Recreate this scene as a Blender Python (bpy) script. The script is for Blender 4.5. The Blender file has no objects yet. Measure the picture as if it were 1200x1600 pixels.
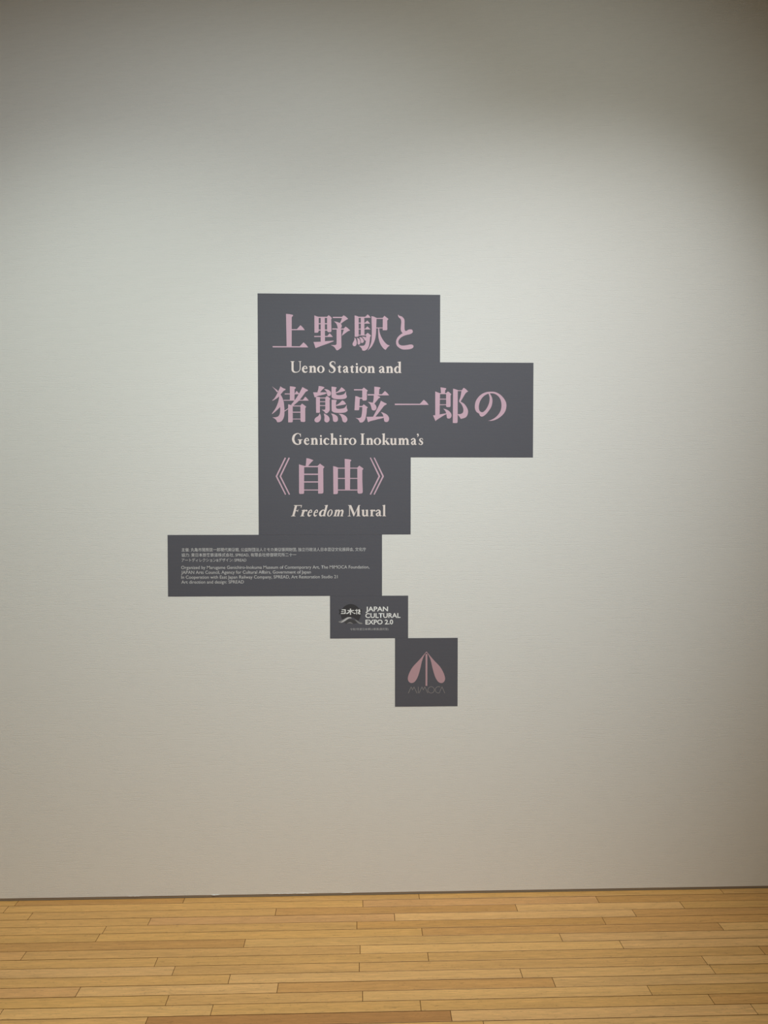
import bpy, bmesh, math, random
from mathutils import Vector, Matrix

random.seed(7)
scene = bpy.context.scene
COL = scene.collection

# ------------------------------------------------------------------ camera
# wall face is the plane y = 0, floor z = 0, camera stands 3.08 m in front
cam_data = bpy.data.cameras.new('camera')
cam = bpy.data.objects.new('camera', cam_data)
COL.objects.link(cam)
cam.location = (0.0, -3.0765, 1.65)
cam.rotation_euler = (math.radians(90 - 1.7184), 0.0, math.radians(-1.8129))
cam_data.sensor_fit = 'HORIZONTAL'
cam_data.sensor_width = 36.0
cam_data.lens = 36.0          # 1200 px focal length over a 1200 px wide frame
cam_data.clip_start = 0.05
scene.camera = cam

# ------------------------------------------------------------------ world, lamps, exposure
world = bpy.data.worlds.new('world')
scene.world = world
world.use_nodes = True
world.node_tree.nodes['Background'].inputs[0].default_value = (1.0, 0.86, 0.66, 1)
world.node_tree.nodes['Background'].inputs[1].default_value = 0.0

scene.view_settings.view_transform = 'Standard'
scene.view_settings.look = 'None'
scene.view_settings.gamma = 1.0
scene.view_settings.use_curve_mapping = False
scene.view_settings.exposure = 0.0


def spot(name, loc, aim, power, color, angle, blend, radius):
    d = bpy.data.lights.new(name, 'SPOT')
    d.energy = power
    d.color = color
    d.spot_size = math.radians(angle)
    d.spot_blend = blend
    d.shadow_soft_size = radius
    o = bpy.data.objects.new(name, d)
    COL.objects.link(o)
    o.location = loc
    o.rotation_euler = (Vector(aim) - Vector(loc)).to_track_quat('-Z', 'Y').to_euler()
    return o


def ceiling_area(name, loc, sx, sy, power, color):
    d = bpy.data.lights.new(name, 'AREA')
    d.shape = 'RECTANGLE'
    d.size, d.size_y = sx, sy
    d.energy = power
    d.color = color
    o = bpy.data.objects.new(name, d)
    COL.objects.link(o)
    o.location = loc
    return o


# track spots on the gallery ceiling thrown at the title wall
spot('track_spot', (1.91, -2.38, 4.25), (0.54, 0, 1.43), 246, (0.925, 0.975, 1.0), 51.0, 1.0, 0.06)
spot('track_spot', (1.14, -2.28, 4.25), (0.03, 0, 0.95), 99, (0.93, 0.99, 0.94), 106.9, 1.0, 0.06)
spot('track_spot', (-1.70, -2.00, 4.25), (-0.44, 0, 0.22), 152, (0.87, 0.985, 0.94), 67.7, 0.95, 0.06)
spot('track_spot', (0.75, -3.20, 4.25), (-1.28, 0, 0.79), 272, (0.845, 0.94, 1.0), 75.0, 0.96, 0.06)
# unseen warm fill panel added over the room behind, for ambient warmth
ceiling_area('warm_fill', (0.0, -4.2, 4.36), 7.0, 3.5, 20, (1.0, 0.66, 0.20))


# ------------------------------------------------------------------ materials
def new_mat(name):
    m = bpy.data.materials.new(name)
    m.use_nodes = True
    nt = m.node_tree
    return m, nt, nt.nodes['Principled BSDF']


def node(nt, kind, **kw):
    n = nt.nodes.new(kind)
    for k, v in kw.items():
        setattr(n, k, v)
    return n


def weave_height(nt):
    """horizontal ribs of a woven wall covering, about 5 mm apart, in world space"""
    geo = node(nt, 'ShaderNodeNewGeometry')

    def noise(scale, detail):
        mp = node(nt, 'ShaderNodeMapping')
        mp.inputs['Scale'].default_value = scale
        nt.links.new(geo.outputs['Position'], mp.inputs['Vector'])
        t = node(nt, 'ShaderNodeTexNoise')
        t.inputs['Scale'].default_value = 1.0
        t.inputs['Detail'].default_value = detail
        nt.links.new(mp.outputs['Vector'], t.inputs['Vector'])
        return t.outputs['Fac']

    def math(op, a, b, c=None):
        n = node(nt, 'ShaderNodeMath', operation=op)
        for k, v in enumerate((a, b, c)):
            if v is None:
                continue
            if isinstance(v, (int, float)):
                n.inputs[k].default_value = v
            else:
                nt.links.new(v, n.inputs[k])
        return n.outputs[0]
    sep = node(nt, 'ShaderNodeSeparateXYZ')
    nt.links.new(geo.outputs['Position'], sep.inputs[0])
    drift = noise((7.0, 1.0, 30.0), 2.0)
    phase = math('MULTIPLY_ADD', drift, 7.0, math('MULTIPLY', sep.outputs['Z'], 1200.0))
    rib = math('SINE', phase, 0.0)
    amp = noise((28.0, 1.0, 160.0), 1.0)
    rib = math('MULTIPLY', rib, math('MULTIPLY_ADD', amp, 1.6, -0.3))
    thread = noise((190.0, 1.0, 330.0), 1.0)
    return math('MULTIPLY_ADD', thread, 1.1, rib), geo


def weave_bump(nt, bsdf, strength, dist):
    h, geo = weave_height(nt)
    b = node(nt, 'ShaderNodeBump')
    b.inputs['Strength'].default_value = strength
    b.inputs['Distance'].default_value = dist
    nt.links.new(h, b.inputs['Height'])
    nt.links.new(b.outputs['Normal'], bsdf.inputs['Normal'])
    return h, geo


def wall_material():
    m, nt, bs = new_mat('woven_wall_cloth')
    bs.inputs['Base Color'].default_value = (0.80, 0.79, 0.755, 1)
    bs.inputs['Roughness'].default_value = 0.85
    bs.inputs['Specular IOR Level'].default_value = 0.2
    weave_bump(nt, bs, 1.0, 0.00034)
    return m


def plain(name, col, rough=0.8, spec=0.25):
    m, nt, bs = new_mat(name)
    bs.inputs['Base Color'].default_value = (*col, 1)
    bs.inputs['Roughness'].default_value = rough
    bs.inputs['Specular IOR Level'].default_value = spec
    return m, nt, bs


def vinyl(name, col, rough=0.6, spec=0.3, bump=0.35):
    m, nt, bs = plain(name, col, rough, spec)
    weave_bump(nt, bs, bump, 0.00025)
    return m


def wood_material():
    m, nt, bs = new_mat('oak_strip')
    tc = node(nt, 'ShaderNodeTexCoord')
    oi = node(nt, 'ShaderNodeObjectInfo')
    # shift the grain on every board
    off = node(nt, 'ShaderNodeVectorMath', operation='MULTIPLY_ADD')
    off.inputs[1].default_value = (37.0, 91.0, 13.0)
    nt.links.new(oi.outputs['Random'], off.inputs[0])
    nt.links.new(tc.outputs['Object'], off.inputs[2])

    def tex(scale, detail, rough=0.55, dist=0.0):
        mp = node(nt, 'ShaderNodeMapping')
        mp.inputs['Scale'].default_value = scale
        nt.links.new(off.outputs[0], mp.inputs['Vector'])
        t = node(nt, 'ShaderNodeTexNoise')
        t.inputs['Scale'].default_value = 1.0
        t.inputs['Detail'].default_value = detail
        t.inputs['Roughness'].default_value = rough
        t.inputs['Distortion'].default_value = dist
        nt.links.new(mp.outputs['Vector'], t.inputs['Vector'])
        return t.outputs['Fac']
    broad = tex((2.2, 38.0, 1.0), 3.0, 0.5, 0.6)
    fine = tex((16.0, 300.0, 1.0), 3.0, 0.65, 0.4)
    fleck = tex((55.0, 150.0, 1.0), 2.0, 0.5, 1.2)

    r1 = node(nt, 'ShaderNodeMapRange')
    r1.inputs[1].default_value, r1.inputs[2].default_value = 0.3, 0.7
    r1.inputs[3].default_value, r1.inputs[4].default_value = 0.91, 1.08
    nt.links.new(broad, r1.inputs[0])
    r2 = node(nt, 'ShaderNodeMapRange')
    r2.inputs[1].default_value, r2.inputs[2].default_value = 0.3, 0.7
    r2.inputs[3].default_value, r2.inputs[4].default_value = 0.80, 1.14
    nt.links.new(fine, r2.inputs[0])
    r3 = node(nt, 'ShaderNodeMapRange')
    r3.inputs[1].default_value, r3.inputs[2].default_value = 0.60, 0.72
    r3.inputs[3].default_value, r3.inputs[4].default_value = 1.0, 0.80
    nt.links.new(fleck, r3.inputs[0])
    m1 = node(nt, 'ShaderNodeMath', operation='MULTIPLY')
    nt.links.new(r1.outputs[0], m1.inputs[0])
    nt.links.new(r2.outputs[0], m1.inputs[1])
    m2 = node(nt, 'ShaderNodeMath', operation='MULTIPLY')
    nt.links.new(m1.outputs[0], m2.inputs[0])
    nt.links.new(r3.outputs[0], m2.inputs[1])
    mul = node(nt, 'ShaderNodeVectorMath', operation='SCALE')
    nt.links.new(oi.outputs['Color'], mul.inputs[0])
    nt.links.new(m2.outputs[0], mul.inputs['Scale'])
    nt.links.new(mul.outputs[0], bs.inputs['Base Color'])
    bs.inputs['Roughness'].default_value = 0.42
    bs.inputs['Specular IOR Level'].default_value = 0.35
    bp = node(nt, 'ShaderNodeBump')
    bp.inputs['Strength'].default_value = 0.25
    bp.inputs['Distance'].default_value = 0.0004
    nt.links.new(fine, bp.inputs['Height'])
    nt.links.new(bp.outputs['Normal'], bs.inputs['Normal'])
    return m


M_WALL = wall_material()
M_ROOM = plain('gallery_paint', (0.74, 0.73, 0.70), 0.9, 0.2)[0]
M_SUB = plain('dark_floor_joint', (0.085, 0.040, 0.012), 0.9, 0.1)[0]  # dark finish and dirt in the grooves between boards
M_GAP = plain('skirting_strip', (0.30, 0.235, 0.165), 0.8, 0.2)[0]
M_TORN = plain('torn_paper_fibre', (0.82, 0.81, 0.77), 0.95, 0.1)[0]
M_WOOD = wood_material()
M_GREY = vinyl('charcoal_vinyl', (0.105, 0.104, 0.122))
M_PINK = vinyl('pink_print', (0.62, 0.415, 0.50))
M_PINK2 = vinyl('dusty_pink_print', (0.52, 0.325, 0.36))
M_CREAM = vinyl('cream_print', (0.82, 0.72, 0.68))
M_PALE = vinyl('pale_grey_print', (0.55, 0.54, 0.54), bump=0.1)
M_THIN = vinyl('thin_grey_print', (0.29, 0.262, 0.258), bump=0.1)
M_WHITE = vinyl('white_print', (0.86, 0.86, 0.85), bump=0.1)
M_BLACK = vinyl('black_print', (0.050, 0.048, 0.052), bump=0.1)
M_MID = vinyl('mid_grey_print', (0.27, 0.265, 0.265), bump=0.1)
M_DARK = vinyl('dark_grey_print', (0.072, 0.070, 0.073), bump=0.1)
M_SMALL = vinyl('small_grey_print', (0.42, 0.41, 0.41), bump=0.1)


# ------------------------------------------------------------------ helpers
def link(name, me, mat=None, parent=None):
    o = bpy.data.objects.new(name, me)
    COL.objects.link(o)
    if mat is not None:
        me.materials.append(mat)
    if parent is not None:
        o.parent = parent
    return o


def box_mesh(name, x0, x1, y0, y1, z0, z1, bevel=0.0):
    bm = bmesh.new()
    bmesh.ops.create_cube(bm, size=1.0)
    for v in bm.verts:
        v.co = Vector(((x0 + x1) / 2 + v.co.x * (x1 - x0), (y0 + y1) / 2 + v.co.y * (y1 - y0), (z0 + z1) / 2 + v.co.z * (z1 - z0)))
    if bevel:
        top = [e for e in bm.edges if all(abs(v.co.z - z1) < 1e-6 for v in e.verts)]
        bmesh.ops.bevel(bm, geom=top, offset=bevel, segments=1, affect='EDGES')
    me = bpy.data.meshes.new(name)
    bm.to_mesh(me)
    bm.free()
    return me


def structure(o):
    o['kind'] = 'structure'
    return o


# ------------------------------------------------------------------ room shell
X0, X1, YB, ZC = -5.0, 5.0, -7.0, 4.4
GAP = 0.0095                       # open joint between wall covering and floor
structure(link('wall_back', box_mesh('wall_back', X0, X1, 0.0, 0.0018, GAP, ZC), M_WALL))
WALL = bpy.data.objects['wall_back']
structure(link('baseboard_back', box_mesh('baseboard_back', X0, X1, 0.0018, 0.10, -0.02, ZC), M_GAP))
structure(link('wall_left', box_mesh('wall_left', X0 - 0.1, X0, YB, 0.1, -0.02, ZC), M_ROOM))
structure(link('wall_right', box_mesh('wall_right', X1, X1 + 0.1, YB, 0.1, -0.02, ZC), M_ROOM))
structure(link('wall_front', box_mesh('wall_front', X0, X1, YB - 0.1, YB, -0.02, ZC), M_ROOM))
structure(link('ceiling', box_mesh('ceiling', X0, X1, YB, 0.1, ZC, ZC + 0.1), M_ROOM))
FLOOR = structure(link('floor', box_mesh('floor', X0, X1, YB, 0.1, -0.06, -0.0010), M_SUB))


# torn lip of the wall covering along the joint
def torn_strip(x0, x1, h, seed, proud=0.0015):
    rnd = random.Random(seed)
    n = max(6, int((x1 - x0) / 0.006))
    bm = bmesh.new()
    rows = []
    for i in range(n + 1):
        f = i / n
        x = x0 + (x1 - x0) * f
        env = math.sin(math.pi * f) ** 0.6
        up = GAP + 0.0006 + h * env * (0.55 + 0.45 * rnd.random())
        dn = GAP - 0.0012 * env * rnd.random()
        p = -proud * env * (0.4 + rnd.random())
        rows.append([bm.verts.new((x, -0.0001, up)), bm.verts.new((x, p - 0.0004, (up + dn) / 2)), bm.verts.new((x, p * 0.6 - 0.0002, dn)), bm.verts.new((x, 0.001, dn))])
    for a, b in zip(rows, rows[1:]):
        for j in range(3):
            bm.faces.new((a[j], b[j], b[j + 1], a[j + 1]))
    me = bpy.data.meshes.new('torn_paper_edge')
    bm.to_mesh(me)
    bm.free()
    link('torn_paper_edge', me, M_TORN, WALL)


torn_strip(-0.372, -0.265, 0.0022, 1, 0.0008)
torn_strip(-0.262, -0.185, 0.0040, 2, 0.0010)
torn_strip(-0.078, -0.030, 0.0018, 3, 0.0007)
torn_strip(-0.94, -0.88, 0.0016, 4, 0.0006)
torn_strip(-0.602, -0.563, 0.0008, 5, 0.0022)

# ------------------------------------------------------------------ strip floor, one object per board
PITCH, START, GROOVE = 0.050877, -0.03898, 0.0028
JOINTS = {   # butt joints of the rows in view (mm along the wall), first row touches the wall
    0: [-707, 239, 1484], 1: [-1390, 11, 954], 2: [-329, 616], 3: [-804, 133, 1067], 4: [-12, 932],
    5: [-965, 231, 1361], 6: [-420, 739], 7: [-1190, 0, 947], 8: [-712, 240, 1437], 9: [-639, -3, 1206],
    10: [-441, 549], 11: [-926, -273, 648], 12: [-623, 8], 13: [-470, 193, 1136], 14: [-663, 285, 1250], 15: [381]}
# board tones: o ordinary oak, l light, b brown, p pinkish, g greenish, d dark
TONES = {0: 'booo', 1: 'oopb', 2: 'obl', 3: 'oplb', 4: 'obb', 5: 'oobl', 6: 'bgl', 7: 'poll', 8: 'ooob', 9: 'lool',
         10: 'oll', 11: 'plbl', 12: 'ool', 13: 'loob', 14: 'odll', 15: 'ol'}
TINT = {'o': (0.655, 0.362, 0.116), 'l': (0.720, 0.412, 0.152), 'b': (0.585, 0.305, 0.092),
        'p': (0.670, 0.360, 0.132), 'g': (0.650, 0.370, 0.122), 'd': (0.470, 0.222, 0.066)}
FX0, FX1 = -3.2, 3.2


def board(x0, x1, y0, y1, tint):
    cx, cy = (x0 + x1) / 2, (y0 + y1) / 2
    lift = random.uniform(-0.00025, 0.00025)
    me = box_mesh('board', x0 - cx + 0.0009, x1 - cx - 0.0009, y0 - cy + GROOVE / 2, y1 - cy - GROOVE / 2, -0.010, 0.0, 0.0006)
    o = link('board', me, M_WOOD, FLOOR)
    o.location = (cx, cy, lift)
    k = random.uniform(0.99, 1.09)
    o.color = (tint[0] * k, tint[1] * k, tint[2] * k * random.uniform(0.94, 1.06), 1)


for row in range(0, 46):
    y1 = START - PITCH * (row - 1)
    y0 = y1 - PITCH
    if row == 0:
        y1 = 0.0005
    if row in JOINTS:
        js = [j / 1000 for j in JOINTS[row]]
    else:
        js = [random.uniform(-0.5, 0.4)]
        js.append(js[0] + 0.945)
    tones = TONES.get(row, '')
    inner = len(js)
    while js[-1] < FX1 - 0.3:
        js.append(js[-1] + 0.945 * random.choice((1, 1, 1, 0.7)))
    left = 0
    while js[0] > FX0 + 0.3:
        js.insert(0, js[0] - 0.945 * random.choice((1, 1, 1, 0.7)))
        left += 1
    edges = [FX0] + [j for j in js if FX0 < j < FX1] + [FX1]
    cut = sum(1 for j in js if j <= FX0)
    for i in range(len(edges) - 1):
        t = i - left + cut
        tone = tones[t] if 0 <= t < len(tones) else random.choice('ooolbp')
        board(edges[i], edges[i + 1], y0, y1, TINT[tone])


# ------------------------------------------------------------------ flat graphics on the wall
# all graphic data in millimetres on the wall: x along the wall, z above the floor
SHEET = 0.0006      # vinyl thickness
INK = 0.00012       # print layer


def smooth_outline(pts, flags, sub=4):
    n = len(pts)
    out = []
    for i in range(n):
        a, b = pts[i], pts[(i + 1) % n]
        out.append(a)
        if not (flags[i] or flags[(i + 1) % n]):
            continue
        ch = (b[0] - a[0], b[1] - a[1])
        L = math.hypot(*ch)

        def tan(j):
            if not flags[j % n]:
                return ch
            p, q = pts[(j - 1) % n], pts[(j + 1) % n]
            t = (q[0] - p[0], q[1] - p[1])
            l = math.hypot(*t) or 1.0
            return (t[0] / l * L, t[1] / l * L)
        ta, tb = tan(i), tan(i + 1)
        for k in range(1, sub):
            s = k / sub
            h1, h2 = 2 * s**3 - 3 * s**2 + 1, s**3 - 2 * s**2 + s
            h3, h4 = -2 * s**3 + 3 * s**2, s**3 - s**2
            out.append((h1 * a[0] + h2 * ta[0] + h3 * b[0] + h4 * tb[0], h1 * a[1] + h2 * ta[1] + h3 * b[1] + h4 * tb[1]))
    return out


class Art:
    """collects filled outlines in wall millimetres and links them as one mesh"""

    def __init__(self, layer=1):
        self.bm = bmesh.new()
        self.depth = SHEET + INK * layer
        self.n = 0

    def y(self):
        self.n += 1
        return -(self.depth + 0.000012 * self.n)

    def poly(self, pts):
        y = self.y()
        vs = [self.bm.verts.new((p[0] / 1000, y, p[1] / 1000)) for p in pts]
        es = [self.bm.edges.new((vs[i], vs[(i + 1) % len(vs)])) for i in range(len(vs))]
        r = bmesh.ops.triangle_fill(self.bm, use_beauty=True, use_dissolve=False, edges=es, normal=(0, -1, 0))
        for f in r['geom']:
            if isinstance(f, bmesh.types.BMFace) and f.normal.y > 0:
                f.normal_flip()

    def strip(self, left, right, closed=False):
        y = self.y()
        a = [self.bm.verts.new((p[0] / 1000, y, p[1] / 1000)) for p in left]
        b = [self.bm.verts.new((p[0] / 1000, y, p[1] / 1000)) for p in right]
        n = len(a)
        for i in range(n if closed else n - 1):
            j = (i + 1) % n
            f = self.bm.faces.new((a[i], a[j], b[j], b[i]))
            f.normal_update()
            if f.normal.y > 0:
                f.normal_flip()

    def finish(self, name, mat, parent):
        me = bpy.data.meshes.new(name)
        self.bm.to_mesh(me)
        self.bm.free()
        return link(name, me, mat, parent)


def outlines(spec):
    ox, oz, data = spec
    for part in data.split('|'):
        pts, flags = [], []
        for t in part.split():
            flags.append(t[0] == '~')
            a, b = t.lstrip('~').split(',')
            pts.append((ox + int(a) / 10, oz + int(b) / 10))
        yield smooth_outline(pts, flags)


def brush(path, sub=5):
    """variable-width stroke through (x, z, width) points -> left and right rails"""
    n = len(path)
    pts = []
    for i in range(n - 1):
        p0, p1, p2, p3 = path[max(i - 1, 0)], path[i], path[i + 1], path[min(i + 2, n - 1)]
        for k in range(sub):
            s = k / sub
            pts.append(tuple(0.5 * (2 * p1[c] + (p2[c] - p0[c]) * s + (2 * p0[c] - 5 * p1[c] + 4 * p2[c] - p3[c]) * s * s + (3 * p1[c] - p0[c] - 3 * p2[c] + p3[c]) * s**3) for c in range(3)))
    pts.append(path[-1])
    le, ri = [], []
    for i, p in enumerate(pts):
        a, b = pts[max(i - 1, 0)], pts[min(i + 1, len(pts) - 1)]
        dx, dz = b[0] - a[0], b[1] - a[1]
        l = math.hypot(dx, dz) or 1
        w = max(p[2], 0.1) / 2
        le.append((p[0] - dz / l * w, p[1] + dx / l * w))
        ri.append((p[0] + dz / l * w, p[1] - dx / l * w))
    return le, ri


def sheet_mesh(name, corners):
    bm = bmesh.new()
    fr = [bm.verts.new((x / 1000, -SHEET, z / 1000)) for x, z in corners]
    bk = [bm.verts.new((x / 1000, -0.00002, z / 1000)) for x, z in corners]
    bm.faces.new(fr)
    bm.faces.new(list(reversed(bk)))
    n = len(fr)
    for i in range(n):
        j = (i + 1) % n
        bm.faces.new((fr[i], bk[i], bk[j], fr[j]))
    bmesh.ops.recalc_face_normals(bm, faces=bm.faces)
    me = bpy.data.meshes.new(name)
    bm.to_mesh(me)
    bm.free()
    return me


def sign(name, label, corners):
    root = bpy.data.objects.new(name, None)
    COL.objects.link(root)
    root.empty_display_size = 0.1
    root['label'] = label
    root['category'] = 'wall sign'
    root['group'] = 'charcoal vinyl panels of the exhibition title'
    link('backing_sheet', sheet_mesh('backing_sheet', corners), M_GREY, root)
    return root


title = sign('title_sign', 'tall stepped charcoal title panel with large pink Japanese characters and cream English lettering',
             [(-403, 1467.4), (204.5, 1467.4), (204.5, 1776.6), (697.2, 1776.6), (697.2, 2155.8), (321.4, 2155.8), (321.4, 2423.2), (-403, 2423.2)])
credit = sign('credits_sign', 'wide low charcoal panel with seven lines of small grey credit text under the title',
              [(-764, 1221), (89.4, 1221), (89.4, 1466.9), (-764, 1466.9)])
expo = sign('expo_logo_sign', 'small charcoal panel with a round black logo and white JAPAN CULTURAL EXPO 2.0 lettering',
            [(-119.5, 1048.9), (194.6, 1048.9), (194.6, 1220.6), (-119.5, 1220.6)])
museum = sign('museum_logo_sign', 'lowest charcoal panel with pink three-petal emblem above thin MIMOCA lettering',
              [(141.7, 770.2), (395.5, 770.2), (395.5, 1048.5), (141.7, 1048.5)])

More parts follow.
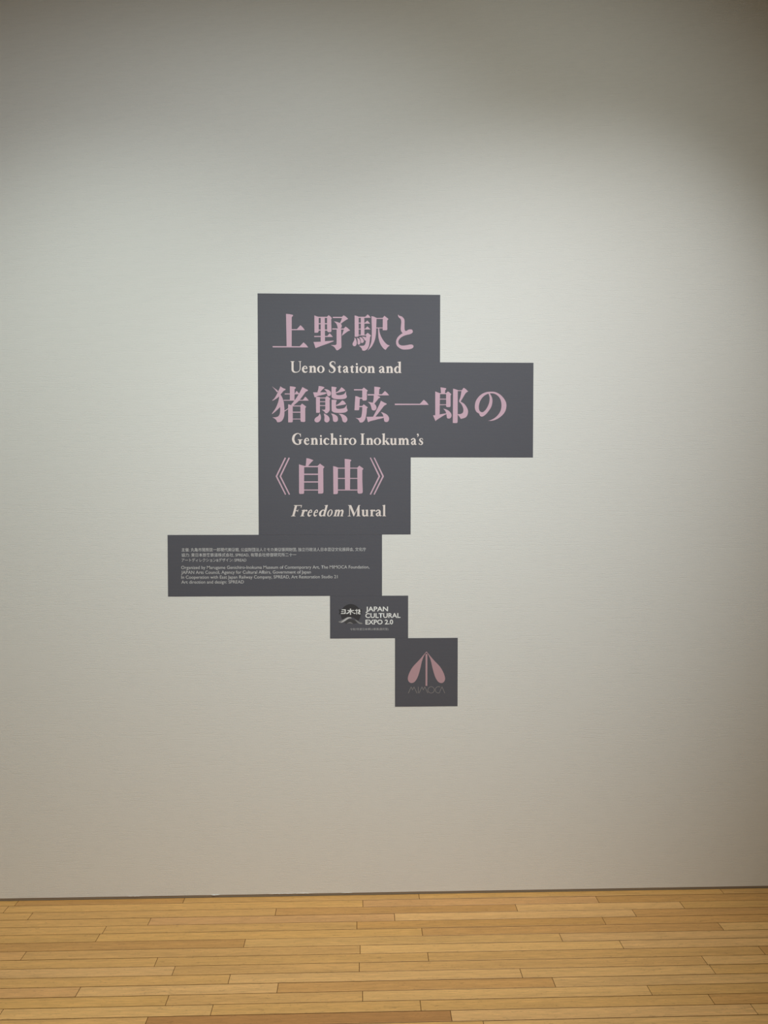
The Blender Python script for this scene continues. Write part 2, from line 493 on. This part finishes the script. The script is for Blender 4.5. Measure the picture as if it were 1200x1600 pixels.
GLYPHS = {
    '上': (-345, 2211, '540,1324 685,1313 817,1284 814,1245 765,1200 757,23 559,22|749,725 966,727 1108,884 ~1207,787 1280,689 749,683|1,51 1076,50 1227,207 ~1330,115 1411,8 8,0'),
    '野': (-183, 2201, '40,1372 ~109,1345 212,1315 210,765 ~190,710 148,690 43,689|191,1319 555,1321 555,1276 191,1274|290,1292 452,1293 457,343 288,335|541,1321 603,1383 ~672,1336 734,1272 706,1217 716,769 ~698,727 650,711 ~574,724 543,767|197,1066 548,1068 548,1027 197,1025|197,817 547,819 547,778 197,776|31,562 553,565 640,670 ~705,611 771,525 31,521|3,324 292,335 457,356 ~635,368 803,379 803,356 ~566,261 ~291,164 126,97 85,78|768,1319 1132,1321 1201,1385 ~1284,1333 1377,1245 ~1311,1210 ~1187,1127 1098,1052 1049,1079 ~1091,1154 1132,1275 775,1272|813,1141 ~898,1128 ~981,1105 ~1077,1058 ~1125,976 ~1104,894 1070,853 967,852 ~946,962 ~898,1064|744,865 1200,861 1280,939 ~1366,875 1459,787 ~1365,752 ~1255,669 1124,569 ~1159,676 1207,820 749,821|918,845 1101,846 1110,141 ~1096,100 ~1020,38 ~965,3 ~924,3 ~889,37 ~841,112 ~779,160 683,207 ~814,205 ~883,215 917,250'),
    '駅': (-28, 2200, '85,1394 ~165,1374 247,1340 244,594 ~219,559 150,549 88,552|330,1336 470,1337 474,616 329,615|240,1340 509,1342 601,1434 ~661,1388 723,1306 481,1296 240,1299|236,1107 495,1106 589,1196 ~640,1144 702,1073 236,1073|236,870 502,869 589,966 ~647,911 718,843 236,840|226,628 522,630 598,712 ~674,658 740,600 702,549 ~681,363 ~653,199 ~591,75 ~508,13 ~453,-1 391,12 ~356,101 253,199 ~384,194 ~474,218 ~522,321 ~536,500 543,600 226,600|78,517 ~116,490 ~157,401 ~170,305 ~150,223 ~88,175 ~26,195 ~1,263 ~33,346 ~74,428|171,511 ~253,477 ~302,402 ~315,320 ~288,258 ~239,240 ~209,271 ~205,361 ~194,443|267,532 ~357,519 ~419,458 ~450,383 ~437,334 ~370,300 ~336,327 ~326,402 ~302,471|368,556 ~481,547 550,513 550,417 ~522,397 ~481,417 ~446,479|754,1367 ~840,1351 957,1300 943,913 ~929,639 ~881,406 ~757,158 598,6 ~681,158 ~743,336 ~764,570 768,912|943,1294 1199,1302 1268,1384 ~1350,1327 1430,1259 1381,1197 1385,855 ~1364,820 1309,813 1201,812 1205,1265 943,1259|936,920 1205,922 1205,890 936,889|1019,893 1058,894 ~1074,763 ~1129,586 ~1240,394 ~1378,251 1482,214 ~1392,134 1323,38 ~1240,85 ~1116,256 ~1047,462 ~1023,667'),
    'と': (146, 2206, '80,1381 ~119,1335 ~209,1308 ~287,1247 ~329,1159 ~332,993 ~337,782 ~365,738 ~410,736 ~477,778 ~555,797 ~628,784 ~662,723 ~645,662 ~567,612 ~444,583 ~321,544 ~198,477 ~120,393 ~86,315 ~103,226 ~176,166 ~299,155 ~433,173 ~567,196 ~657,180 ~692,124 ~657,58 ~545,13 ~388,-5 ~243,3 ~131,55 ~36,137 ~-3,237 ~3,359 ~53,470 ~142,565 256,643 ~203,709 ~181,814 ~192,970 ~200,1103 ~175,1202 ~103,1268 ~72,1334'),
    '猪': (-348, 1915, '0,1423 ~82,1362 ~246,1232 205,1184 ~109,1307|336,1425 ~425,1363 542,1316 535,1281 ~466,1247 342,1102 ~231,978 ~107,896 ~39,861 -2,851 ~108,964 ~218,1157 ~301,1335|287,1130 342,1102 ~410,979 ~464,814 ~484,636 ~493,471 ~483,265 ~420,100 ~324,17 207,3 ~166,85 ~104,147 15,195 ~146,202 ~242,237 ~304,333 ~325,498 ~319,622 ~292,800 ~280,1020|283,965 ~244,800 ~147,566 2,353 -2,321 ~119,415 ~243,525 333,622 334,855|490,464 ~573,513 655,575 669,547 ~586,485 490,423|711,1426 ~837,1417 940,1393 947,1359 899,1313 893,885 709,884|507,1144 912,1146 974,1249 ~1042,1181 1090,1112 506,1106|464,890 1227,893 1317,1020 ~1386,955 1461,862 464,856|1208,1401 ~1318,1340 1428,1285 1414,1244 ~1345,1216 ~1221,1051 ~1069,858 834,651 752,692 ~918,899 ~1084,1160|640,712 697,705 821,658 821,39 ~798,5 722,-2 640,1|821,665 1123,666 1192,746 ~1261,694 1354,625 1318,563 1317,61 ~1293,20 1204,17 ~1142,33 1128,88 1126,631 821,630|820,420 1129,421 1129,384 820,383|819,145 1128,146 1128,118 819,118'),
    '熊': (-185, 1915, '225,1442 ~349,1429 461,1391 ~417,1347 ~334,1264 272,1188 169,1188 ~204,1305|1,1194 500,1196 555,1166 ~472,1120 ~306,1078 ~169,1043 93,995 58,1002|438,1322 ~541,1313 ~638,1272 ~706,1197 ~706,1107 ~644,1045 ~582,1059 ~552,1127 ~527,1224|114,1023 272,1005 270,411 ~252,384 119,383|258,989 485,990 547,1052 ~609,1011 685,949 657,894 661,488 ~622,426 ~553,364 ~484,371 ~443,432 333,508 ~429,501 ~477,522 484,563 485,955 258,954|265,838 488,838 488,808 264,807|264,684 487,684 487,653 264,652|734,1424 ~845,1410 930,1393 934,1363 902,1335 906,1156 ~920,1115 ~982,1085 ~1106,1091 ~1216,1123 ~1272,1178 1306,1247 1313,1117 ~1338,1048 ~1340,1000 ~1257,944 ~1064,923 ~857,936 ~761,977 ~736,1018|906,1191 ~1023,1267 1127,1398 ~1203,1350 1279,1279 ~1258,1254 ~1134,1219 906,1159|736,901 ~844,902 937,884 933,840 910,812 909,620 ~926,565 ~995,540 ~1133,549 ~1243,580 ~1305,649 1333,704 1340,566 ~1365,511 ~1367,463 ~1270,401 ~1077,379 ~856,392 ~767,433 ~739,481|915,686 ~1036,758 1161,882 ~1243,827 1312,738 ~1271,715 ~1133,689 915,654|261,363 ~298,287 ~311,191 ~290,95 ~221,19 ~138,1 ~70,39 ~53,108 ~98,184 ~208,260|422,359 ~511,316 ~608,240 ~652,151 ~642,68 ~566,2 ~483,19 ~445,81 ~453,205|705,360 ~842,323 ~953,248 ~987,165 ~973,69 ~918,25 ~842,24 ~794,68 ~780,179 ~760,275|1005,345 ~1160,329 ~1284,263 ~1353,173 ~1356,84 ~1297,8 ~1228,8 ~1173,56 ~1139,180 ~1077,290'),
    '弦': (-22, 1916, '-2,1313 320,1314 392,1383 ~461,1326 546,1264 509,1209 509,913 ~481,874 419,864 ~350,871 325,912 325,1267 -2,1266|49,1042 ~143,1022 232,983 204,512 ~184,482 115,477 15,480|219,981 336,981 336,937 219,936|191,647 322,648 388,713 ~460,658 550,593 509,548 ~495,361 ~453,154 ~405,58 ~321,-5 225,-5 ~190,71 ~142,126 52,174 ~183,167 ~266,195 ~301,292 ~322,471 329,602 191,602|806,1417 ~931,1407 1021,1394 1058,1358 1007,1321 993,1114 806,1114|537,1119 1111,1119 1228,1246 ~1305,1184 1395,1075 544,1067|786,1079 889,1079 ~958,1052 1039,1011 1035,977 ~986,956 ~917,873 806,735 737,748 ~772,886|546,814 ~654,796 ~751,776 ~834,714 ~889,625 ~886,542 ~834,480 ~765,473 ~709,507 ~682,610 ~640,720|1069,860 ~1180,798 1302,743 1291,709 ~1208,667 ~1055,474 841,211 751,210 ~889,473 ~1014,722|495,217 758,222 1166,232 1194,219 ~1166,177 ~972,128 ~723,65 619,38 573,3 550,17|1066,411 ~1180,377 ~1305,309 ~1381,212 ~1395,130 ~1360,40 ~1277,12 ~1208,46 ~1187,143 ~1152,294'),
    '一': (140, 1985, '3,54 1011,54 1164,215 ~1268,128 1359,11 8,-1'),
    '郎': (294, 1914, '294,1420 ~405,1407 519,1384 519,1349 482,1301 475,1156 319,1155|83,1258 ~169,1224 273,1189 261,326 85,304|260,1189 510,1190 593,1260 ~656,1219 729,1150 698,1094 702,687 ~678,642 616,634 ~546,638 521,672 520,1153 260,1152|253,968 524,969 524,938 253,937|254,743 525,744 525,714 254,713|-3,304 88,311 268,339 ~407,368 533,389 561,368 ~435,305 ~269,201 130,111 95,73|407,572 ~532,541 ~644,472 ~721,382 ~739,286 ~700,202 ~631,177 ~568,195 ~547,257 ~533,368 ~491,472|798,1371 ~906,1344 1004,1310 987,1282 986,65 ~966,9 882,-2 791,2|976,1307 1146,1308 1224,1410 ~1310,1352 1405,1263 ~1311,1200 ~1200,1020 1100,854 ~1061,833 ~1040,881 ~1088,1020 1136,1276 976,1275|1054,875 1103,857 ~1242,771 ~1340,647 ~1399,509 ~1390,357 ~1328,246 ~1216,190 1105,169 ~1070,231 993,328 979,355 ~1104,363 ~1188,411 ~1215,508 ~1194,633 ~1131,757 1047,847'),
    'の': (462, 1923, '161,296 ~70,351 ~14,448 ~-4,586 ~26,766 ~124,933 ~276,1071 ~458,1148 ~653,1167 ~821,1150 ~1003,1060 ~1157,909 ~1249,743 ~1268,590 ~1230,410 ~1132,257 ~965,118 ~798,34 ~658,3 532,6 ~658,41 ~825,138 ~964,284 ~1047,451 ~1068,645 ~1032,839 ~933,991 ~793,1080 ~653,1103 ~514,1079 ~374,1003 ~249,864 ~180,711 ~156,545 ~178,421 ~223,365 279,345 238,254|528,1121 576,1128 ~654,1004 ~699,865 ~694,699 ~656,561 ~572,422 ~447,269 ~350,192 ~266,169 ~210,199 161,296 223,365 ~279,345 ~349,366 ~446,463 ~543,643 ~585,810 ~584,962'),
    '《': (-335, 1626, '369,1495 419,1472 68,744 416,28 375,3 3,744|521,1495 570,1472 219,744 571,28 529,3 155,744'),
    '自': (-242, 1630, '1,1184 ~104,1149 235,1115 208,1101 200,44 ~177,9 114,2 ~25,5 1,44|298,1429 ~422,1405 577,1343 ~532,1302 ~449,1219 359,1101 263,1101 ~284,1246|208,1115 739,1116 836,1212 ~918,1150 1018,1078 967,1012 971,78 ~950,30 888,16 761,16 759,1067 207,1067|200,811 763,811 763,760 200,760|199,503 762,503 762,456 199,456|198,178 764,178 764,140 198,140'),
    '由': (-106, 1629, '2,1122 ~102,1099 212,1057 191,1036 190,67 ~169,19 99,1 10,5|464,1410 ~586,1399 690,1383 731,1355 683,1297 674,164 474,164|191,1058 482,1059 482,1021 191,1021|669,1059 960,1059 1050,1141 ~1126,1086 1216,1021 1167,961 1167,511 1183,88 ~1153,39 1083,23 ~1007,28 972,74 966,1022 669,1022|184,649 481,649 481,613 184,613|668,649 973,649 973,613 668,613|183,188 979,188 979,150 183,150'),
    '》': (40, 1627, '8,1476 49,1487 424,736 49,-3 3,18 354,736|160,1476 202,1487 572,736 197,-3 153,18 503,736'),
    'leaf_left': (194, 866, '752,1287 ~456,935 ~198,661 ~52,401 ~-4,174 ~53,43 ~158,2 ~279,58 ~392,236 ~489,545 ~586,950 ~691,1177 752,1245'),
    'leaf_right': (269, 865, '-5,1297 ~292,941 ~552,662 ~699,401 ~756,172 ~700,42 ~594,2 ~473,60 ~359,241 ~261,551 ~163,958 ~57,1187 -5,1255'),
    'leaf_stem': (265, 854, '2,1297 76,1297 75,3 2,3'),
    'sun_disc': (-76, 1120, '50,54 ~11,161 ~-3,282 ~12,384 ~84,524 ~209,630 ~397,678 ~585,628 ~710,521 ~783,380 ~795,278 ~778,147 710,2 ~614,61 ~517,125 ~401,154 ~305,160 ~218,136 ~131,83'),
    'ribbon_dark': (-85, 1146, '-4,202 102,197 101,8 5,8 39,105|868,207 940,193 916,101 930,23 858,4'),
    'mount_white': (-78, 1112, '2,-1 ~94,86 ~209,172 ~306,222 ~383,230 ~450,200 441,183 ~364,181 ~286,143 ~190,76 ~93,23'),
    'mount_grey': (-87, 1107, '0,103 ~106,136 ~232,203 ~328,256 ~405,280 ~328,213 ~232,155 ~135,88 ~68,59|666,182 ~762,142 ~858,74 ~974,35 965,-4 ~868,1 ~781,55 ~704,133|338,19 ~415,62 ~482,76 ~550,51 ~588,12 ~482,37'),
    'mount_dark': (-64, 1107, '2,97 ~98,154 ~224,193 ~339,182 ~455,133 ~551,65 358,17 ~310,56 ~243,76 ~165,57 98,4'),
    'logo_word': (-76, 1145, '36,216 195,215 190,34 2,35 7,66 151,67 153,184 36,184|12,139 118,138 117,112 12,113|267,186 527,185 527,156 267,157|365,244 407,243 404,-4 368,-3|339,157 368,123 ~315,65 ~247,31 219,36 219,65 ~286,94|407,122 431,156 ~498,83 ~585,63 585,34 537,33|566,187 681,187 681,158 566,158|622,223 653,223 652,10 621,10|701,208 ~749,213 773,188 787,91 ~730,72 792,48 787,19 ~729,14 676,63 ~701,101 725,121 706,140'),
}

for ch in '上野駅と猪熊弦一郎の《自由》':
    art = Art()
    for o in outlines(GLYPHS[ch]):
        art.poly(o)
    art.finish('title_character', M_PINK, title)

# ---- serif lettering: outlines P (polygon), brush strokes B, rings O, in units of 235 per cap height
SERIF_FOOT = 'P 0,0 74,0 74,9 56,14 18,14 0,9'
LETTERS = {
    'n': (148, ['P 16,0 58,0 58,142 50,142 0,130 0,122 16,118', SERIF_FOOT, 'B 54,100,10 72,122,22 96,126,34 113,104,42 116,70,43 116,0,43', 'P 84,0 148,0 148,9 136,14 96,14 84,9']),
    'e': (125, ['B 120,34,8 100,14,18 72,8,28 42,24,38 25,62,42 34,105,34 62,133,18 88,128,20 104,108,24 108,82,20', 'P 38,76 118,76 118,90 38,90']),
    'o': (152, ['O 76,70,76,75,35,62']),
    't': (88, ['P 24,40 24,112 2,112 2,120 28,132 52,156 62,156 62,132 86,132 86,116 62,116 62,40', 'B 43,48,38 46,20,36 62,8,22 88,20,8']),
    'a': (126, ['B 10,98,16 22,112,24 46,130,20 72,128,26 86,104,38 87,60,40 88,26,38 104,10,22 126,14,8', 'B 76,86,12 46,70,20 24,42,34 34,14,26 56,10,20 78,30,12']),
    'i': (70, ['P 14,0 57,0 57,142 48,142 0,130 0,122 14,118', 'P 0,0 70,0 70,9 56,14 16,14 0,9', 'O 33,182,20,20,0,0']),
    'd': (152, ['B 100,104,12 84,130,16 58,130,24 30,98,40 24,62,44 36,24,36 62,8,24 84,14,16 102,36,10', 'P 96,12 96,216 72,222 72,230 130,240 138,240 138,14 152,10 152,2 100,0']),
    'S': (152, ['B 138,192,8 124,220,12 92,232,16 56,222,24 34,190,36 46,152,46 84,122,50 116,92,48 124,52,40 104,16,24 68,3,16 36,12,12 10,52,8', 'P 128,178 140,178 136,232 128,226', 'P 4,66 14,66 24,16 10,4']),
    'U': (222, ['P 0,235 80,235 80,226 62,222 62,70 20,70 20,222 0,226', 'B 41,76,42 46,42,42 70,14,30 110,6,18 154,16,14 186,48,14 196,90,16 196,228,16', 'P 164,235 222,235 222,226 164,226']),
    'G': (236, ['B 196,178,10 182,212,14 150,234,14 108,226,24 66,192,42 46,140,48 48,88,48 74,36,38 120,8,24 166,8,16 196,22,10', 'P 162,8 206,24 206,88 234,100 234,110 138,110 138,100 162,90', 'P 188,164 200,164 198,236 188,226']),
    'c': (120, ['B 112,96,18 102,114,26 76,132,16 46,122,32 26,90,42 26,54,44 44,18,34 76,8,22 102,16,14 120,32,6']),
    'h': (148, ['P 16,0 58,0 58,240 50,240 0,230 0,222 16,216', SERIF_FOOT, 'B 54,100,10 72,122,22 96,126,34 113,104,42 116,70,43 116,0,43', 'P 84,0 148,0 148,9 136,14 96,14 84,9']),
    'r': (108, ['P 16,0 58,0 58,142 50,142 0,130 0,122 16,118', 'P 0,0 80,0 80,9 58,14 16,14 0,9', 'B 54,96,10 70,120,20 86,124,34 98,114,30 104,104,14']),
    'I': (84, ['P 0,0 84,0 84,9 63,14 63,221 84,226 84,235 0,235 0,226 21,221 21,14 0,9']),
    'k': (156, ['P 16,0 58,0 58,240 50,240 0,230 0,222 16,216', SERIF_FOOT, 'B 52,62,10 84,90,12 116,128,12', 'P 84,128 146,128 146,138 84,138', 'P 62,80 92,98 156,10 156,0 108,0']),
    'u': (152, ['P 14,40 56,40 56,140 46,140 0,134 0,126 14,120', 'B 35,50,42 40,22,40 62,8,28 84,14,16 102,34,10', 'P 96,0 102,0 138,12 152,12 152,4 138,0 138,140 128,140 82,134 82,126 96,120', 'P 96,0 138,0 138,40 96,40']),
    'm': (236, ['P 16,0 58,0 58,142 50,142 0,130 0,122 16,118', SERIF_FOOT, 'B 54,100,10 70,122,22 92,126,34 107,104,42 110,70,43 110,0,43', 'P 82,0 142,0 142,9 128,14 92,14 82,9', 'B 126,100,10 146,122,22 172,126,34 192,104,42 197,70,43 197,0,43', 'P 166,0 236,0 236,9 216,14 178,14 166,9']),
    'q': (40, ['O 18,218,18,18,0,0', 'B 26,218,20 28,196,18 18,178,10 2,164,4']),
    's': (98, ['B 86,104,8 80,126,10 56,134,14 30,122,24 26,98,32 50,74,38 74,50,36 74,24,28 54,6,18 28,8,12 8,36,8', 'P 80,98 90,98 86,136 78,132', 'P 2,44 12,44 16,8 6,4']),
    'M': (268, ['P 30,8 44,8 44,220 30,220', 'P 0,0 64,0 64,8 48,14 24,14 0,8', 'P 8,235 74,235 146,66 126,0 122,0 30,222 8,227', 'P 122,0 132,0 236,224 222,224', 'P 200,10 248,10 248,225 268,228 268,235 226,235 200,178', 'P 180,0 268,0 268,8 248,14 200,14 180,8']),
    'l': (74, ['P 16,0 58,0 58,242 50,242 0,230 0,222 16,216', SERIF_FOOT]),
    'F': (150, ['P 0,0 84,0 84,9 62,14 62,221 142,221 144,182 152,182 154,235 0,235 0,226 20,221 20,14 0,9', 'P 60,112 100,112 100,92 108,92 108,144 100,144 100,126 60,126']),
}


def letter(art, ch, x0, x1, base, cap, shear=0.0):
    w, parts = LETTERS[ch]
    k = cap / 235.0
    lift = {'F': 200.0, 'd': 150.0}.get(ch, 84.0)
    sx = (x1 - x0 - shear * lift * k) / w

    def T(x, z):
        return (x0 + x * sx + shear * z * k, base + z * k)
    for p in parts:
        kind, *vals = p.split()
        nums = [tuple(float(v) for v in t.split(',')) for t in vals]
        if kind == 'P':
            art.poly([T(*q) for q in nums])
        elif kind == 'B':
            le, ri = brush(nums)
            art.strip([T(*q) for q in le], [T(*q) for q in ri])
        else:
            cx, cz, rx, rz, ix, iz = nums[0]
            a = [(math.cos(2 * math.pi * i / 28), math.sin(2 * math.pi * i / 28)) for i in range(28)]
            out = [T(cx + rx * c, cz + rz * s) for c, s in a]
            if ix:
                art.strip(out, [T(cx + ix * c, cz + iz * s) for c, s in a], True)
            else:
                art.poly(out)


WORDS = [  # (letters with their left and right edge, baseline, cap height, slant)
    ([('U', -274, -231), ('e', -230, -206), ('n', -201, -172), ('o', -169, -139)], 2112.3, 44.6, 0),
    ([('S', -123, -94), ('t', -89, -72), ('a', -67, -43), ('t', -39, -22), ('i', -17, -4), ('o', -1, 29), ('n', 31, 61)], 2112.3, 44.6, 0),
    ([('a', 76, 102), ('n', 105, 134), ('d', 137, 167)], 2112.3, 44.6, 0),
    ([('G', -273, -227), ('e', -223, -200), ('n', -195, -166), ('i', -160, -148), ('c', -145, -121), ('h', -117, -88), ('i', -82, -70), ('r', -65, -44), ('o', -43, -13)], 1826.5, 44.6, 0),
    ([('I', 3, 20), ('n', 26, 54), ('o', 56, 86), ('k', 89, 120), ('u', 121, 149), ('m', 154, 199), ('a', 204, 228), ('q', 229, 237), ('s', 236, 255)], 1826.5, 44.6, 0),
    ([('F', -274, -233), ('r', -238, -211), ('e', -212, -190), ('e', -188, -167), ('d', -166, -129), ('o', -133, -108), ('m', -106, -62)], 1540.6, 44.6, 0.27),
    ([('M', -48, 3), ('u', 7, 36), ('r', 41, 62), ('a', 63, 88), ('l', 91, 105)], 1540.6, 44.6, 0),
]
for letters, base, cap, slant in WORDS:
    art = Art()
    for ch, x0, x1 in letters:
        letter(art, ch, x0, x1, base, cap, slant)
    art.finish('english_word', M_CREAM, title)


# ---- sans lettering through the built-in font
def text_line(name, body, x0, x1, base, size, parent, mat, weight=0.0, layer=1):
    cu = bpy.data.curves.new(name, 'FONT')
    cu.body = body
    cu.size = 1.0
    cu.offset = weight
    cu.resolution_u = 3
    tmp = bpy.data.objects.new(name, cu)
    COL.objects.link(tmp)
    bpy.context.view_layer.update()
    me = bpy.data.meshes.new_from_object(tmp.evaluated_get(bpy.context.evaluated_depsgraph_get()))
    bpy.data.objects.remove(tmp)
    bpy.data.curves.remove(cu)
    xs = [v.co.x for v in me.vertices]
    lo, hi = min(xs), max(xs)
    sx = (x1 - x0) / (hi - lo)
    y = -(SHEET + INK * layer)
    for v in me.vertices:
        v.co = ((x0 + (v.co.x - lo) * sx) / 1000, y, (base + v.co.y * size) / 1000)
    me.materials.clear()
    return link(name, me, mat, parent)


CR = [('主催: 丸亀市猪熊弦一郎現代美術館, 公益財団法人ミモカ美術振興財団, 独立行政法人日本芸術文化振興会, 文化庁', -709.2, 24.7, 1401.8, 16.0),
      ('協力: 東日本旅客鉄道株式会社, SPREAD, 有限会社修復研究所二十一', -709.2, -253.7, 1381.0, 16.0),
      ('アートディレクション&デザイン: SPREAD', -709.2, -452.6, 1360.4, 16.0),
      ('Organized by Marugame Genichiro-Inokuma Museum of Contemporary Art, The MIMOCA Foundation,', -711, 38.7, 1331.0, 18.2),
      ('JAPAN Arts Council, Agency for Cultural Affairs, Government of Japan', -711, -195.4, 1311.6, 18.2),
      ('In Cooperation with East Japan Railway Company, SPREAD, Art Restoration Studio 21', -711, -88.9, 1292.2, 18.2),
      ('Art direction and design: SPREAD', -711, -462.7, 1272.8, 18.2)]
for body, x0, x1, base, size in CR:
    text_line('credit_line', body, x0, x1, base, size, credit, M_PALE, 0.006)

# ---- expo panel
for key, mat, layer, nm in (('sun_disc', M_BLACK, 2, 'logo_disc'), ('mount_dark', M_DARK, 3, 'logo_mountain'),
                            ('mount_grey', M_MID, 4, 'logo_mist'), ('mount_white', M_PALE, 5, 'logo_snow'), ('logo_word', M_WHITE, 4, 'logo_lettering')):
    art = Art(layer)
    for o in outlines(GLYPHS[key]):
        art.poly(o)
    art.finish(nm, mat, expo)
for o in outlines(GLYPHS['ribbon_dark']):
    art = Art(1)
    art.poly(o)
    art.finish('logo_ribbon', M_BLACK, expo)
text_line('logo_word', 'JAPAN', 23.5, 113.6, 1158.4, 26.5, expo, M_WHITE, 0.022)
text_line('logo_word', 'CULTURAL', 22.2, 163.7, 1131.8, 26.5, expo, M_WHITE, 0.022)
text_line('logo_word', 'EXPO 2.0', 22.7, 134.0, 1105.6, 26.5, expo, M_WHITE, 0.022)
text_line('programme_line', '令和7年度日本博2.0事業(委託型)', -39.1, 115.4, 1082.0, 10.6, expo, M_SMALL, 0.004)

# ---- museum panel
for key, nm in (('leaf_left', 'emblem_petal'), ('leaf_right', 'emblem_petal'), ('leaf_stem', 'emblem_stem')):
    art = Art({'leaf_left': 1, 'leaf_right': 2, 'leaf_stem': 3}[key])
    for o in outlines(GLYPHS[key]):
        art.poly(o)
    art.finish(nm, M_PINK2, museum)
art = Art()
LW = 1.9


def thin(pts):
    for a, b in zip(pts, pts[1:]):
        dx, dz = b[0] - a[0], b[1] - a[1]
        l = math.hypot(dx, dz)
        nx, nz = -dz / l * LW / 2, dx / l * LW / 2
        art.poly([(a[0] + nx, a[1] + nz), (b[0] + nx, b[1] + nz), (b[0] - nx, b[1] - nz), (a[0] - nx, a[1] - nz)])


def arc(cx, cz, r, a0, a1, n=26):
    le, ri = [], []
    for i in range(n + 1):
        a = math.radians(a0 + (a1 - a0) * i / n)
        le.append((cx + (r + LW / 2) * math.cos(a), cz + (r + LW / 2) * math.sin(a)))
        ri.append((cx + (r - LW / 2) * math.cos(a), cz + (r - LW / 2) * math.sin(a)))
    art.strip(le, ri)


thin([(195.5, 824.5), (207.4, 850.7), (212.8, 837.7), (218.7, 850.6), (230.9, 824.5)])
thin([(236.0, 851.3), (236.0, 824.5)])
thin([(239.0, 824.4), (251.1, 850.6), (256.3, 837.3), (262.5, 850.6), (274.7, 824.5)])
arc(288.1, 837.8, 13.0, 0, 360)
arc(317.8, 837.8, 13.0, 62, 284)
thin([(320.9, 825.2), (332.2, 850.0), (343.6, 823.5)])
art.finish('museum_lettering', M_THIN, museum)
